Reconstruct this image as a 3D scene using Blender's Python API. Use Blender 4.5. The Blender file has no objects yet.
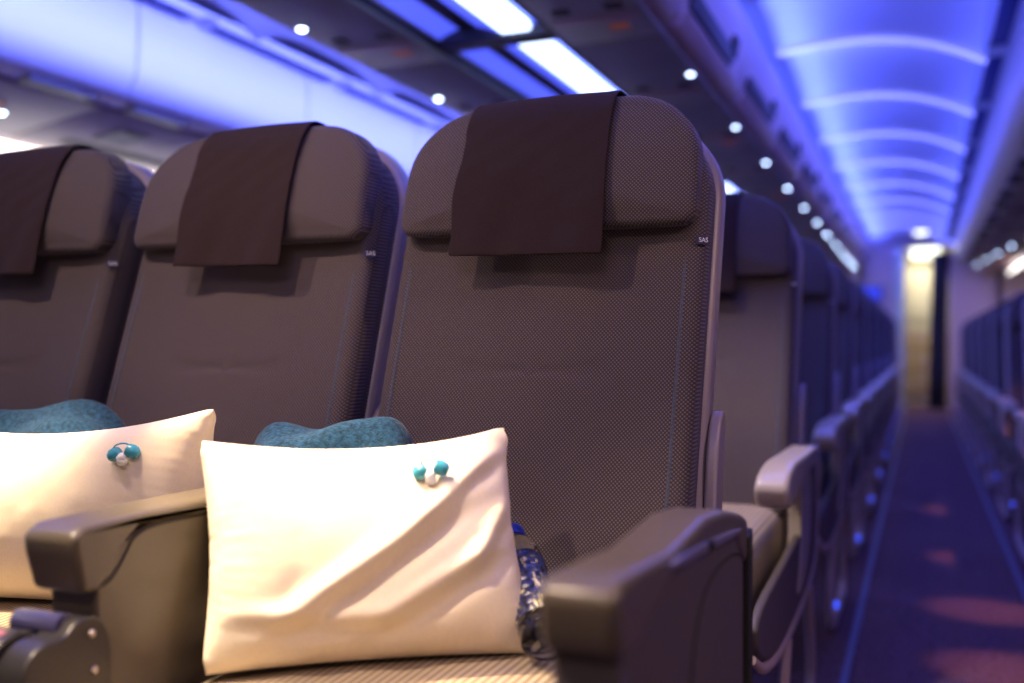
import bpy, bmesh, math, random
import numpy as np
from mathutils import Vector, Matrix
random.seed(7)
S = bpy.context.scene
COL = S.collection
PI = math.pi

# ------------------------------------------------------------------ camera
HC = .82
YAW = math.atan((921 - 512) / 995.6)
cd = bpy.data.cameras.new('camera'); cam = bpy.data.objects.new('camera', cd); COL.objects.link(cam)
cd.sensor_width = 36; cd.lens = 35; cd.clip_start = .02; cd.clip_end = 60
cam.location = (0, 0, HC)
cam.rotation_euler = (math.radians(90.2), 0, YAW)
cd.dof.use_dof = True; cd.dof.focus_distance = 1.29; cd.dof.aperture_fstop = 1.75; cd.dof.aperture_blades = 8
S.camera = cam

# ------------------------------------------------------------------ world, exposure
S.view_settings.view_transform = 'Standard'; S.view_settings.look = 'None'
S.view_settings.exposure = 0; S.view_settings.gamma = 1; S.view_settings.use_curve_mapping = False
W = bpy.data.worlds.new('world'); S.world = W; W.use_nodes = True
W.node_tree.nodes['Background'].inputs[0].default_value = (.85, .60, .62, 1)
W.node_tree.nodes['Background'].inputs[1].default_value = .10

BLUE = (.13, .17, 1.0); PALE = (.42, .50, 1.0); WARM = (1.0, .76, .46)

def area(name, loc, rot, sx, sy, power, color, spread=PI):
    l = bpy.data.lights.new(name, 'AREA'); l.shape = 'RECTANGLE'; l.size = sx; l.size_y = sy
    l.energy = power; l.color = color; l.spread = spread
    o = bpy.data.objects.new(name, l); COL.objects.link(o); o.location = loc; o.rotation_euler = rot
    return o
def spot(name, loc, target, power, color, deg=40, blend=.5, size=.02):
    l = bpy.data.lights.new(name, 'SPOT'); l.energy = power; l.color = color
    l.spot_size = math.radians(deg); l.spot_blend = blend; l.shadow_soft_size = size
    o = bpy.data.objects.new(name, l); COL.objects.link(o); o.location = loc
    o.rotation_euler = (Vector(target) - Vector(loc)).to_track_quat('-Z', 'Y').to_euler()
    return o
# mood lighting of the cabin: strips in the ceiling coves of both aisles
LED = (.075, .115, 1)
area('cove_light_right_aisle', (-.54, 6.4, 2.10), (0, math.radians(-168), 0), .12, 14.4, 88, LED)
area('cove_light_right_aisle_outer', (.20, 8.0, 2.00), (0, math.radians(168), 0), .10, 11.2, 16, LED)
area('ceiling_wash_right_aisle', (-.16, 7.8, 2.14), (0, 0, 0), .5, 11.6, 24, (.16, .15, 1))
area('cove_light_left_aisle', (-2.15, 5.2, 2.20), (0, math.radians(62), 0), .08, 10, 185, (.13, .16, 1), math.radians(110))
area('panel_light_center', (-1.285, 6.0, 1.79), (0, 0, 0), .4, 8, 14, (.30, .36, 1))
area('front_fill_light', (-.20, -.85, 2.12), (math.radians(52), 0, math.radians(12)), .9, .35, 13, (1, .74, .60))  # unseen fill light, added behind the camera to lift the front row
area('rear_wall_fill', (.85, 12.3, 1.74), (0, math.radians(0), 0), .5, 1.2, 14, (1, .72, .75))  # fill light added to brighten the pinkish rear wall
# reading lights above the front row
spot('reading_lamp_pillow', (-.99, .80, 1.77), (-.63, .96, .61), 330, WARM, 25, .95, .02)
spot('reading_lamp_middle', (-1.42, .80, 1.77), (-1.17, .96, .61), 330, WARM, 25, .95, .02)
spot('reading_lamp_back', (-.99, .62, 1.77), (-.58, 1.28, .78), 25, (1, .68, .46), 80, .9, .02)
spot('reading_lamp_middle_back', (-1.45, .62, 1.77), (-1.25, 1.28, .78), 32, (1, .70, .46), 80, .9, .02)
spot('armrest_fill_aisle', (-.76, .20, 1.77), (-.24, .66, .62), 110, (1, .74, .52), 50, .8, .02)  # added fill spot for the highlight on the aisle armrest
spot('armrest_fill_middle', (-.86, .45, 1.77), (-.76, .74, .60), 110, (1, .80, .52), 17, .8, .02)  # added spot aimed at the middle armrest to brighten its top
spot('aisle_side_fill', (.83, .95, 1.70), (-.17, 1.05, .62), 34, (1, .66, .58), 70, .9, .02)  # added fill spot across the aisle, lights armrest sides and seat rims
spot('reading_lamp_second_row', (-.76, 1.67, 1.77), (-.38, 1.90, .50), 95, (1, .78, .56), 60, .8, .02)
for k, (yy, xx) in enumerate(((2.7, .17), (3.3, .16), (4.1, .17), (5.3, .15))):
    spot('reading_lamp_aisle_floor', (.83, yy, 1.74), (xx + .02, yy + .1, 0), 110, (1, .42, .28), 12, .8, .02)

# ------------------------------------------------------------------ helpers
def mat(name, color, rough=.6, metal=0, spec=.5, emit=None, estr=0, trans=0, noise=0, nscale=40, bump=0, bscale=200, sheen=0, coat=0):
    m = bpy.data.materials.new(name); m.use_nodes = True; nt = m.node_tree; b = nt.nodes['Principled BSDF']
    b.inputs['Base Color'].default_value = (*color, 1); b.inputs['Roughness'].default_value = rough
    b.inputs['Metallic'].default_value = metal; b.inputs['Specular IOR Level'].default_value = spec
    b.inputs['Transmission Weight'].default_value = trans
    b.inputs['Sheen Weight'].default_value = sheen; b.inputs['Coat Weight'].default_value = coat
    if emit: b.inputs['Emission Color'].default_value = (*emit, 1); b.inputs['Emission Strength'].default_value = estr
    if noise or bump:
        tc = nt.nodes.new('ShaderNodeTexCoord')
    if noise:
        n = nt.nodes.new('ShaderNodeTexNoise'); n.inputs['Scale'].default_value = nscale; n.inputs['Detail'].default_value = 4
        r = nt.nodes.new('ShaderNodeValToRGB'); nt.links.new(tc.outputs['Object'], n.inputs['Vector']); nt.links.new(n.outputs['Fac'], r.inputs['Fac'])
        r.color_ramp.elements[0].position = .3; r.color_ramp.elements[1].position = .7
        r.color_ramp.elements[0].color = (*[c * (1 - noise) for c in color], 1); r.color_ramp.elements[1].color = (*[min(1, c * (1 + noise)) for c in color], 1)
        nt.links.new(r.outputs['Color'], b.inputs['Base Color'])
    if bump:
        n2 = nt.nodes.new('ShaderNodeTexNoise'); n2.inputs['Scale'].default_value = bscale; n2.inputs['Detail'].default_value = 2
        bp = nt.nodes.new('ShaderNodeBump'); bp.inputs['Strength'].default_value = bump; bp.inputs['Distance'].default_value = .002
        nt.links.new(tc.outputs['Object'], n2.inputs['Vector']); nt.links.new(n2.outputs['Fac'], bp.inputs['Height']); nt.links.new(bp.outputs['Normal'], b.inputs['Normal'])
    return m

def woven(name, dark, light, pitch=.0052, axes='xz', mix=.5, mode='dots'):
    """upholstery: tiny lighter dots in a diagonal weave"""
    m = bpy.data.materials.new(name); m.use_nodes = True; nt = m.node_tree; N = nt.nodes; L = nt.links
    b = N['Principled BSDF']; b.inputs['Roughness'].default_value = .85; b.inputs['Specular IOR Level'].default_value = .25
    b.inputs['Sheen Weight'].default_value = .12; b.inputs['Sheen Roughness'].default_value = .4; b.inputs['Sheen Tint'].default_value = (.8, .75, 1, 1)
    tc = N.new('ShaderNodeTexCoord'); sp = N.new('ShaderNodeSeparateXYZ'); L.new(tc.outputs['Object'], sp.inputs[0])
    ax = {'x': 0, 'y': 1, 'z': 2}
    def math_(op, a, bb=None, c=None):
        n = N.new('ShaderNodeMath'); n.operation = op
        for i, v in enumerate((a, bb, c)):
            if v is None: continue
            if isinstance(v, (int, float)): n.inputs[i].default_value = v
            else: L.new(v, n.inputs[i])
        return n.outputs[0]
    u = sp.outputs[ax[axes[0]]]; v = sp.outputs[ax[axes[1]]]
    k = 2 * PI / pitch
    if mode == 'dots':
        s1 = math_('SINE', math_('MULTIPLY', u, k)); s2 = math_('SINE', math_('MULTIPLY', v, k))
        h = math_('MULTIPLY_ADD', math_('MULTIPLY', s1, s2), .5, .5)
    else:
        h = math_('MULTIPLY_ADD', math_('SINE', math_('MULTIPLY', u, k)), .5, .5)
    r = N.new('ShaderNodeValToRGB'); L.new(h, r.inputs[0])
    r.color_ramp.elements[0].position = .45; r.color_ramp.elements[1].position = .85
    r.color_ramp.elements[0].color = (*dark, 1); r.color_ramp.elements[1].color = (*light, 1)
    n = N.new('ShaderNodeTexNoise'); n.inputs['Scale'].default_value = 900; n.inputs['Detail'].default_value = 1; L.new(tc.outputs['Object'], n.inputs['Vector'])
    mx = N.new('ShaderNodeMix'); mx.data_type = 'RGBA'; mx.blend_type = 'MULTIPLY'; mx.inputs['Factor'].default_value = .35
    L.new(r.outputs[0], mx.inputs[6]); L.new(n.outputs['Fac'], mx.inputs[7]); L.new(mx.outputs[2], b.inputs['Base Color'])
    bp = N.new('ShaderNodeBump'); bp.inputs['Strength'].default_value = .35; bp.inputs['Distance'].default_value = .0006
    L.new(h, bp.inputs['Height']); L.new(bp.outputs['Normal'], b.inputs['Normal'])
    return m

M = {}
M['fabric'] = woven('seat_fabric', (.042, .032, .040), (.165, .130, .158))
M['gusset'] = woven('seat_side_fabric', (.045, .035, .042), (.125, .10, .115), axes='yz')
M['cushion'] = woven('seat_cushion_fabric', (.26, .20, .14), (.52, .43, .32), pitch=.009, axes='xy', mode='rib')
M['piping'] = mat('blue_grey_piping', (.05, .055, .09), .8, noise=.6, nscale=600)
M['cloth'] = mat('headrest_cloth', (.023, .0125, .0165), .85, spec=.15, bump=.15, bscale=900, sheen=.02, noise=.12, nscale=500)
M['shell'] = mat('seat_shell_plastic', (.23, .19, .25), .4)
M['arm'] = mat('armrest_plastic', (.10, .080, .058), .30, spec=.5, bump=.12, bscale=1400)
M['armside'] = mat('armrest_side_plastic', (.075, .060, .062), .5, spec=.45, bump=.12, bscale=1400)
M['armlight'] = mat('light_armrest_plastic', (.36, .31, .28), .32, spec=.6)
M['seam'] = mat('dark_seam', (.012, .010, .012), .6)
M['metal'] = mat('brushed_metal', (.55, .50, .48), .35, metal=.9)
M['darkmetal'] = mat('dark_metal', (.05, .045, .045), .35, metal=.4)
M['mauve'] = mat('mauve_plastic', (.42, .32, .34), .4)
M['tagblue'] = mat('tag_blue', (.012, .014, .11), .6)
M['white'] = mat('white_thread', (.8, .8, .85), .6)
M['pillow'] = mat('pillow_cotton', (.80, .70, .57), .85, spec=.15, bump=.5, bscale=15, noise=.03, nscale=300)
for _n in M['pillow'].node_tree.nodes:
    if _n.type == 'BUMP': _n.inputs['Distance'].default_value = .008
    if _n.type == 'TEX_NOISE' and abs(_n.inputs['Scale'].default_value - 15) < 1: _n.inputs['Detail'].default_value = 1.2; _n.inputs['Distortion'].default_value = .5
M['teal'] = mat('teal_blanket', (.012, .046, .100), .9, spec=.1, bump=.8, bscale=350, sheen=.12, noise=.5, nscale=160)
M['tealplastic'] = mat('teal_plastic', (.05, .33, .46), .25)
M['budwhite'] = mat('white_silicone', (.75, .78, .82), .4)
M['binwhite'] = mat('bin_white', (.68, .68, .70), .38)
M['cream'] = mat('ceiling_white', (.68, .68, .74), .5)
M['psu'] = mat('service_panel_grey', (.34, .36, .34), .5, noise=.05, nscale=8)
M['psuout'] = mat('outer_panel_mauve', (.24, .18, .20), .5, noise=.05, nscale=8)
M['psudark'] = mat('service_panel_dark', (.05, .045, .055), .5)
M['rail'] = mat('rail_mauve', (.58, .42, .42), .45)
M['wall'] = mat('wall_warm', (.50, .40, .42), .6)
M['slot'] = mat('dark_blue_slot', (.008, .02, .16), .5)
M['blueglow'] = mat('blue_panel', (.2, .25, .8), .4, emit=(.10, .14, 1.25), estr=1)
M['whiteglow'] = mat('white_tube', (.8, .85, 1), .4, emit=(.62, .78, 1), estr=3.2)
M['strip'] = mat('ceiling_glow_band', (.5, .5, .9), .4, emit=(.34, .38, 1.6), estr=1)
M['lens'] = mat('reading_lens', (.9, .95, 1), .2, emit=(.62, .80, 1), estr=14)
for _k, _e in enumerate((9, 12, 17, 25, 36, 48, 60, 75)): M['lens%d' % _k] = mat('reading_lens', (.9, .95, 1), .2, emit=(.50, .66, 1), estr=_e)
M['lensfar'] = mat('reading_lens_dim', (.9, .95, 1), .2, emit=(.45, .62, 1), estr=26)
M['winglow'] = mat('sidewall_light', (1, .97, .9), .4, emit=(1, .95, .88), estr=3.5)
M['track'] = mat('seat_track', (.07, .07, .16), .5)
M['orange'] = mat('sign_orange', (.6, .2, .1), .4, emit=(1, .25, .12), estr=.06)
M['galley'] = mat('galley_cream', (.62, .58, .46), .5)
M['galleylight'] = mat('galley_light', (1, 1, .9), .4, emit=(.95, 1, .82), estr=2.6)
M['cart'] = mat('cart_tan', (.45, .34, .20), .45)
M['jamb'] = mat('pale_green_jamb', (.50, .60, .55), .5)
M['curtain'] = mat('dark_curtain', (.02, .022, .05), .8)
M['screen'] = mat('blue_screen', (.02, .03, .2), .3, emit=(.03, .05, .8), estr=.8)
M['marker'] = mat('blue_marker_light', (.1, .15, 1), .3, emit=(.05, .10, 1), estr=1.2)
M['cap'] = mat('bottle_cap_blue', (.01, .025, .30), .35)
M['navyfab'] = woven('navy_side_fabric', (.018, .022, .05), (.05, .055, .10), axes='yz')

def carpet():
    m = mat('aisle_carpet', (.11, .060, .075), .95, spec=.1, noise=.45, nscale=60, bump=.6, bscale=500); return m
M['carpet'] = carpet()
def water_mat():
    m = mat('clear_bottle_plastic', (.93, .96, 1), .04, trans=1); m.node_tree.nodes['Principled BSDF'].inputs['IOR'].default_value = 1.33; return m
M['clear'] = water_mat()
def label_mat():
    m = mat('bottle_label', (.02, .03, .10), .25); nt = m.node_tree; N = nt.nodes; L = nt.links; b = N['Principled BSDF']
    tc = N.new('ShaderNodeTexCoord'); mp = N.new('ShaderNodeMapping'); mp.inputs['Scale'].default_value = (170, 170, 60)
    n = N.new('ShaderNodeTexNoise'); n.inputs['Scale'].default_value = 1; n.inputs['Detail'].default_value = 3
    r = N.new('ShaderNodeValToRGB'); e = r.color_ramp.elements
    e[0].position = .40; e[0].color = (.012, .012, .03, 1); e[1].position = .74; e[1].color = (.75, .75, .72, 1)
    x = e.new(.50); x.color = (.02, .03, .13, 1); x = e.new(.60); x.color = (.05, .05, .09, 1); x = e.new(.66); x.color = (.55, .50, .25, 1)
    L.new(tc.outputs['Object'], mp.inputs[0]); L.new(mp.outputs[0], n.inputs[0]); L.new(n.outputs[0], r.inputs[0]); L.new(r.outputs[0], b.inputs['Base Color'])
    return m
M['label'] = label_mat()

class MB:
    def __init__(s): s.v = []; s.f = []
    def add(s, vs, fs):
        n = len(s.v); s.v += [tuple(v) for v in vs]; s.f += [tuple(i + n for i in f) for f in fs]; return s
    def box(s, x0, x1, y0, y1, z0, z1):
        vs = [(x, y, z) for x in (x0, x1) for y in (y0, y1) for z in (z0, z1)]
        return s.add(vs, [(0, 1, 3, 2), (4, 6, 7, 5), (0, 4, 5, 1), (2, 3, 7, 6), (0, 2, 6, 4), (1, 5, 7, 3)])
    def grid(s, rows, closed=False):
        nr, nc = len(rows), len(rows[0]); vs = [p for r in rows for p in r]; fs = []
        for i in range(nr - 1):
            for j in range(nc if closed else nc - 1):
                a = i * nc + j; b = i * nc + (j + 1) % nc
                fs.append((a, b, b + nc, a + nc))
        return s.add(vs, fs)
    def loft(s, rings, cap=True):
        n0 = len(s.v); s.grid(rings, True); nc = len(rings[0])
        if cap:
            s.f.append(tuple(n0 + j for j in range(nc))[::-1]); s.f.append(tuple(n0 + (len(rings) - 1) * nc + j for j in range(nc)))
        return s
    def tube(s, pts, r, n=10, sx=1, cap=True):
        pts = [Vector(p) for p in pts]; rings = []
        up = Vector((1, 0, 0))
        for i, p in enumerate(pts):
            t = (pts[min(i + 1, len(pts) - 1)] - pts[max(i - 1, 0)]).normalized()
            a = up - t * up.dot(t)
            if a.length < 1e-3: a = Vector((0, 0, 1)) - t * t.z
            a.normalize(); b = t.cross(a); up = a
            rr = r[i] if isinstance(r, (list, tuple)) else r
            rings.append([tuple(p + a * math.cos(q) * rr * sx + b * math.sin(q) * rr) for q in [2 * PI * k / n for k in range(n)]])
        return s.loft(rings, cap)
    def lathe(s, prof, n=24, o=(0, 0, 0)):
        rings = [[(o[0] + r * math.cos(2 * PI * k / n), o[1] + r * math.sin(2 * PI * k / n), o[2] + z) for k in range(n)] for r, z in prof]
        return s.loft(rings)
    def prism(s, poly, x0, x1):         # (y,z) outline pushed out along x
        n = len(poly); vs = [(x0, y, z) for y, z in poly] + [(x1, y, z) for y, z in poly]
        return s.add(vs, [tuple(range(n)), tuple(range(2 * n - 1, n - 1, -1))] + [(i, i + n, (i + 1) % n + n, (i + 1) % n) for i in range(n)])
    def xform(s, M4):
        s.v = [tuple(M4 @ Vector(v)) for v in s.v]; return s
    def build(s, name, m, parent=None, smooth=True, bevel=0, seg=3, angle=40):
        me = bpy.data.meshes.new(name); me.from_pydata(s.v, [], s.f); me.validate()
        bm = bmesh.new(); bm.from_mesh(me); bmesh.ops.recalc_face_normals(bm, faces=bm.faces); bm.to_mesh(me); bm.free()
        me.materials.append(m)
        o = bpy.data.objects.new(name, me); COL.objects.link(o); o.parent = parent
        if smooth:
            for p in me.polygons: p.use_smooth = True
            me.set_sharp_from_angle(angle=math.radians(angle))
        if bevel:
            md = o.modifiers.new('bevel', 'BEVEL'); md.width = bevel; md.segments = seg; md.limit_method = 'ANGLE'; md.angle_limit = math.radians(35)
            md.harden_normals = False
            for p in me.polygons: p.use_smooth = True
        return o

def smooth_poly(pts, it=2):
    for _ in range(it):
        q = []
        for i in range(len(pts)):
            a, b = pts[i], pts[(i + 1) % len(pts)]
            q += [(a[0] * .75 + b[0] * .25, a[1] * .75 + b[1] * .25), (a[0] * .25 + b[0] * .75, a[1] * .25 + b[1] * .75)]
        pts = q
    return pts
def smooth_line(pts, it=2):
    for _ in range(it):
        q = [pts[0]]
        for a, b in zip(pts[:-1], pts[1:]):
            q += [tuple(x * .75 + y * .25 for x, y in zip(a, b)), tuple(x * .25 + y * .75 for x, y in zip(a, b))]
        q.append(pts[-1]); pts = q
    return pts

def rrect(w, z0, z1, rt, rb, crown=0, taper=0, n=10, nside=10):
    """rounded rectangle outline, counter-clockwise, corner radii top / bottom, crowned top"""
    P = []
    def arc(cx, cz, r, a0, a1, k): return [(cx + r * math.cos(a), cz + r * math.sin(a)) for a in [a0 + (a1 - a0) * i / k for i in range(k + 1)]]
    P += arc(w - rb, z0 + rb, rb, -PI / 2, 0, n)
    P += [(w, z0 + rb + (z1 - rt - z0 - rb) * i / nside) for i in range(1, nside)]
    P += arc(w - rt, z1 - rt, rt, 0, PI / 2, n)
    k = nside
    P += [((w - rt) - 2 * (w - rt) * i / k, z1) for i in range(1, k)]
    P += arc(-w + rt, z1 - rt, rt, PI / 2, PI, n)
    P += [(-w, (z1 - rt) + (z0 + rb - z1 + rt) * i / nside) for i in range(1, nside)]
    P += arc(-w + rb, z0 + rb, rb, PI, 1.5 * PI, n)
    P += [((-w + rb) + 2 * (w - rb) * i / k, z0) for i in range(1, k)]
    out = []
    for x, z in P:
        f = max(0, (z - z0) / (z1 - z0))
        out.append((x * (1 - taper * f), z - crown * (x / w) ** 2 * f ** 3))
    return out

def cushion_mb(outline, y0, y1, r, bulge=.01, nin=12, warp=None, rback=None, bulge_back=0, power=2):
    n = len(outline); rback = r if rback is None else rback
    cx = sum(p[0] for p in outline) / n; cz = sum(p[1] for p in outline) / n
    nor = []
    for i in range(n):
        a, b = outline[i - 1], outline[(i + 1) % n]; dx, dz = b[0] - a[0], b[1] - a[1]; l = math.hypot(dx, dz) or 1
        nor.append((dz / l, -dx / l))
    def inset(d): return [(p[0] - q[0] * d, p[1] - q[1] * d) for p, q in zip(outline, nor)]
    rings = []
    pin = inset(r)
    for i in range(1, nin + 1):
        t = i / nin; rings.append([(cx + (p[0] - cx) * t, y0 - bulge * (1 - t ** power), cz + (p[1] - cz) * t) for p in pin])
    for i in range(1, 7):
        a = PI / 2 * i / 6; q = inset(r * (1 - math.sin(a))); rings.append([(p[0], y0 + r * (1 - math.cos(a)), p[1]) for p in q])
    for i in range(1, 5):
        a = PI / 2 * i / 4; q = inset(rback * (1 - math.cos(a))); rings.append([(p[0], y1 - rback * (1 - math.sin(a)), p[1]) for p in q])
    pin = inset(rback)
    for i in (3, 2, 1):
        t = i / 4; rings.append([(cx + (p[0] - cx) * t, y1 + bulge_back * (1 - t * t), cz + (p[1] - cz) * t) for p in pin])
    m = MB(); nr = len(rings); m.grid(rings, True)
    c0 = len(m.v); m.v += [(cx, y0 - bulge, cz), (cx, y1 + bulge_back, cz)]
    for j in range(n):
        m.f.append((c0, j, (j + 1) % n)); b = (nr - 1) * n; m.f.append((c0 + 1, b + (j + 1) % n, b + j))
    if warp: m.v = [warp(*v) for v in m.v]
    return m

def empty(name, loc=(0, 0, 0), rz=0):
    o = bpy.data.objects.new(name, None); COL.objects.link(o); o.location = loc; o.rotation_euler = (0, 0, rz); o.empty_display_size = .05; return o
def tag(o, label, cat, group=None):
    o['label'] = label; o['category'] = cat
    if group: o['group'] = group
    return o
def struct(o): o['kind'] = 'structure'; return o
def copy_tree(o, parent=None):
    c = o.copy(); COL.objects.link(c); c.parent = parent
    for ch in list(o.children): copy_tree(ch, c)
    return c

# ================================================================== setting
XC = -1.265                                   # middle of the centre block
Y0, Y1 = -.9, 13.6
f_ = MB(); f_.box(-4.2, 1.75, Y0, Y1 + 3, -.05, 0); struct(f_.build('floor', M['carpet'], smooth=False))
for i, x in enumerate((-.175, .315)):
    m = MB(); m.box(x - .009, x + .009, Y0, Y1, 0, .004); struct(m.build('trim_%d' % (i + 1), M['track'], smooth=False))

def ceil_z(u, droop): return 2.275 + .035 * math.sin(PI * u) - droop * u ** 3
def aisle_ceiling(xa, xb, name, droop=.13):
    """arched ceiling panels; each runs from one seam to the next and dips a little at its ends"""
    m = MB()
    P = 1.085; y = 4.85 - 6 * P; k = 0
    while y < Y1:
        rows = []
        for i in range(11):
            t = i / 10; yy = y + .03 + t * (P - .06); dip = .045 * (2 * t - 1) ** 4 + .035 * t ** 3
            row = []
            for j in range(17):
                u = j / 16; row.append((xa + (xb - xa) * u, yy, ceil_z(u, droop) - dip))
            rows.append(row)
        m.grid(rows)
        y += P
    o = struct(m.build(name, M['cream']))
    md = o.modifiers.new('thick', 'SOLIDIFY'); md.thickness = .012; md.offset = 1
    return o
aisle_ceiling(-.635, .27, 'ceiling_right_aisle'); aisle_ceiling(-1.90, -2.80, 'ceiling_left_aisle', 0)
m = MB(); m.box(-4.2, 1.75, Y0, Y1 + 3, 2.42, 2.46); struct(m.build('ceiling', M['cream'], smooth=False))
k = 0; y = 4.85 - 6 * 1.085
while y < Y1 - .2:
    if y > 1.5:
        m = MB(); rows = []
        for s_ in (-.035, 0, .035):
            rows.append([(-.63 + .895 * j / 16, y + s_ - .02, ceil_z(j / 16, .13) - .085 - .010 * (1 - abs(s_) / .035)) for j in range(17)])
        m.grid(rows); o = m.build('ceiling_glow_band', M['strip']); md = o.modifiers.new('t', 'SOLIDIFY'); md.thickness = .006; md.offset = 1  # glowing band added at each panel seam to give its bright edge
        k += 1
        area('seam_fill_light', (-.20, y + .03, 2.13), (math.radians(158), 0, 0), .8, .04, 8, (.13, .17, 1), math.radians(130))  # hidden lamp added per seam to brighten the end of the panel
        tag(o, 'pale blue glow band added at an aisle ceiling seam, %s from the front' % ('first second third fourth fifth sixth seventh eighth ninth tenth eleventh twelfth'.split()[k - 1]), 'ceiling light', 'glow bands added at the aisle ceiling seams')
    y += 1.085
# dark blue grilles along the outer edge of each aisle ceiling
def grille(xa, xb, ya, yb, label, group, zz=2.25):
    g = empty('air_grille', ((xa + xb) / 2, (ya + yb) / 2, zz)); tag(g, label, 'air grille', group)
    w = (xb - xa) / 2; l = (yb - ya) / 2
    m = MB(); m.box(-w, w, -l, l, 0, .012); m.build('slot', M['slot'], g, smooth=False, bevel=.004)
    m = MB()
    m.box(-w - .012, -w, -l - .02, l + .02, -.008, .01); m.box(w, w + .012, -l - .02, l + .02, -.008, .01)
    m.box(-w, w, -l - .02, -l, -.008, .01); m.box(-w, w, l, l + .02, -.008, .01)
    m.build('frame', M['binwhite'], g, smooth=False)
ords = 'first second third fourth fifth sixth seventh eighth ninth tenth eleventh twelfth thirteenth fourteenth fifteenth sixteenth'.split()
y = 2.73
for i in range(10):
    grille(.278, .352, y + .06, y + 1.0, 'long dark blue ceiling slot over the right aisle, %s from the front' % ords[i], 'ceiling slots over the right aisle', 2.125); y += 1.085
y = 2.35
for i in range(10):
    grille(-2.885, -2.80, y + .06, y + 1.0, 'long dark blue slot above the white bins on the left, %s from the front' % ords[i], 'ceiling slots over the left aisle', 2.20); y += 1.085
m = MB(); m.box(-2.90, -2.79, Y0, Y1, 2.212, 2.23); struct(m.build('trim_3', M['binwhite'], smooth=False))
m = MB(); m.box(.27, .37, Y0, Y1, 2.137, 2.155); struct(m.build('trim_4', M['binwhite'], smooth=False))

# outboard overhead bins
def outboard_bin(side, yc, L, label, group):
    """side=-1 left, +1 right; local x=0 at the aisle face, growing outward"""
    e = empty('overhead_bin', (-2.90 if side < 0 else .375, yc, 1.80)); tag(e, label, 'overhead bin', group)
    def S_(x): return side * x
    prof = [(.42, 0.005)] + [(.16 - .16 * math.sin(a) , .13 - .13 * math.cos(a)) for a in [PI / 2 * i / 8 for i in range(9)]] + [(-.005, .20), (-.01, .32), (0, .42), (.02, .45), (.42, .45)]
    d = MB(); h = L / 2 - .006
    vs = [[(S_(x), yy, z) for x, z in prof] for yy in (-h, -h / 2, 0, h / 2, h)]
    d.loft([r for r in vs]); d.build('door', M['binwhite'], e)
    for yy in (-L * .28, L * .28):
        m = MB(); m.box(min(S_(.10), S_(.175)), max(S_(.10), S_(.175)), yy - .16, yy + .16, -.012, .02); m.build('latch_recess', M['psudark'], e, smooth=False, bevel=.004)
for i in range(10):
    yc = .73 + 1.19 * i
    outboard_bin(-1, yc + 1.19 / 2 - .0, 1.19, 'white overhead bin with curved lower edge on the left, %s from the front' % ords[i], 'white bins on the left')
for i in range(9):
    outboard_bin(1, 3.3 + 1.19 * i, 1.19, 'pale lavender overhead bin at the right edge, %s from the front' % ords[i], 'bins on the right')

def outboard_panel(side, yc, L, label, group):
    e = empty('service_panel', (-3.34 if side < 0 else .815, yc, 1.752)); tag(e, label, 'service panel', group); e.rotation_euler = (0, .15 * side, 0)
    m = MB(); m.box(-.26, .26, -L / 2 + .005, L / 2 - .005, -.006, .012); m.build('panel', M['psuout'], e, smooth=False, bevel=.003)
    m = MB(); m.box(-.05, .11, -.34, -.16, -.014, -.004)
    for q in range(4): m.box(-.20 + q * .02, -.19 + q * .02, -.4, .4, -.010, -.004)
    m.build('speaker_grille', M['psudark'], e, smooth=False)
    m = MB(); m.box(-.02, .07, .22, .30, -.013, -.004); m.build('sign', M['orange'], e, smooth=False)
for i in range(10): outboard_panel(-1, .73 + 1.19 * (i + .5), 1.19, 'grey underside panel beneath the left bins, %s from the front' % ords[i], 'panels under the left bins')
for i in range(9): outboard_panel(1, 3.3 + 1.19 * i, 1.19, 'grey underside panel beneath the right bins, %s from the front' % ords[i], 'panels under the right bins')

# walls and windows band
m = MB(); m.box(-3.90, -3.80, Y0, Y1, 0, 1.5); m.box(-3.80, -3.60, Y0, Y1, 1.71, 2.3); struct(m.build('wall_left', M['wall'], smooth=False))
m = MB(); m.box(1.43, 1.5, Y0, Y1, 0, 1.5); m.box(1.2, 1.3, Y0, Y1, 1.8, 2.3); struct(m.build('wall_right', M['wall'], smooth=False))
m = MB(); m.add([(-3.78, Y0, 1.5), (-3.78, Y1, 1.5), (-3.66, Y1, 1.70), (-3.66, Y0, 1.70)], [(0, 1, 2, 3)]); o = m.build('sidewall_light', M['winglow'], smooth=False)
md = o.modifiers.new('t', 'SOLIDIFY'); md.thickness = .02
tag(o, 'bright white lit sidewall strip under the left bins', 'sidewall light')
m = MB(); m.add([(.93, 11.4, 1.66), (.93, 12.9, 1.66), (1.10, 12.9, 1.76), (1.10, 11.4, 1.76)], [(0, 1, 2, 3)]); o = m.build('sidewall_light', M['winglow'], smooth=False)
md = o.modifiers.new('t', 'SOLIDIFY'); md.thickness = .02
tag(o, 'bright white lit strip under the right bins at the frame edge', 'sidewall light')
m = MB(); m.box(-4.2, 1.75, Y0 - .05, Y0, 0, 1.2); 

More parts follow.
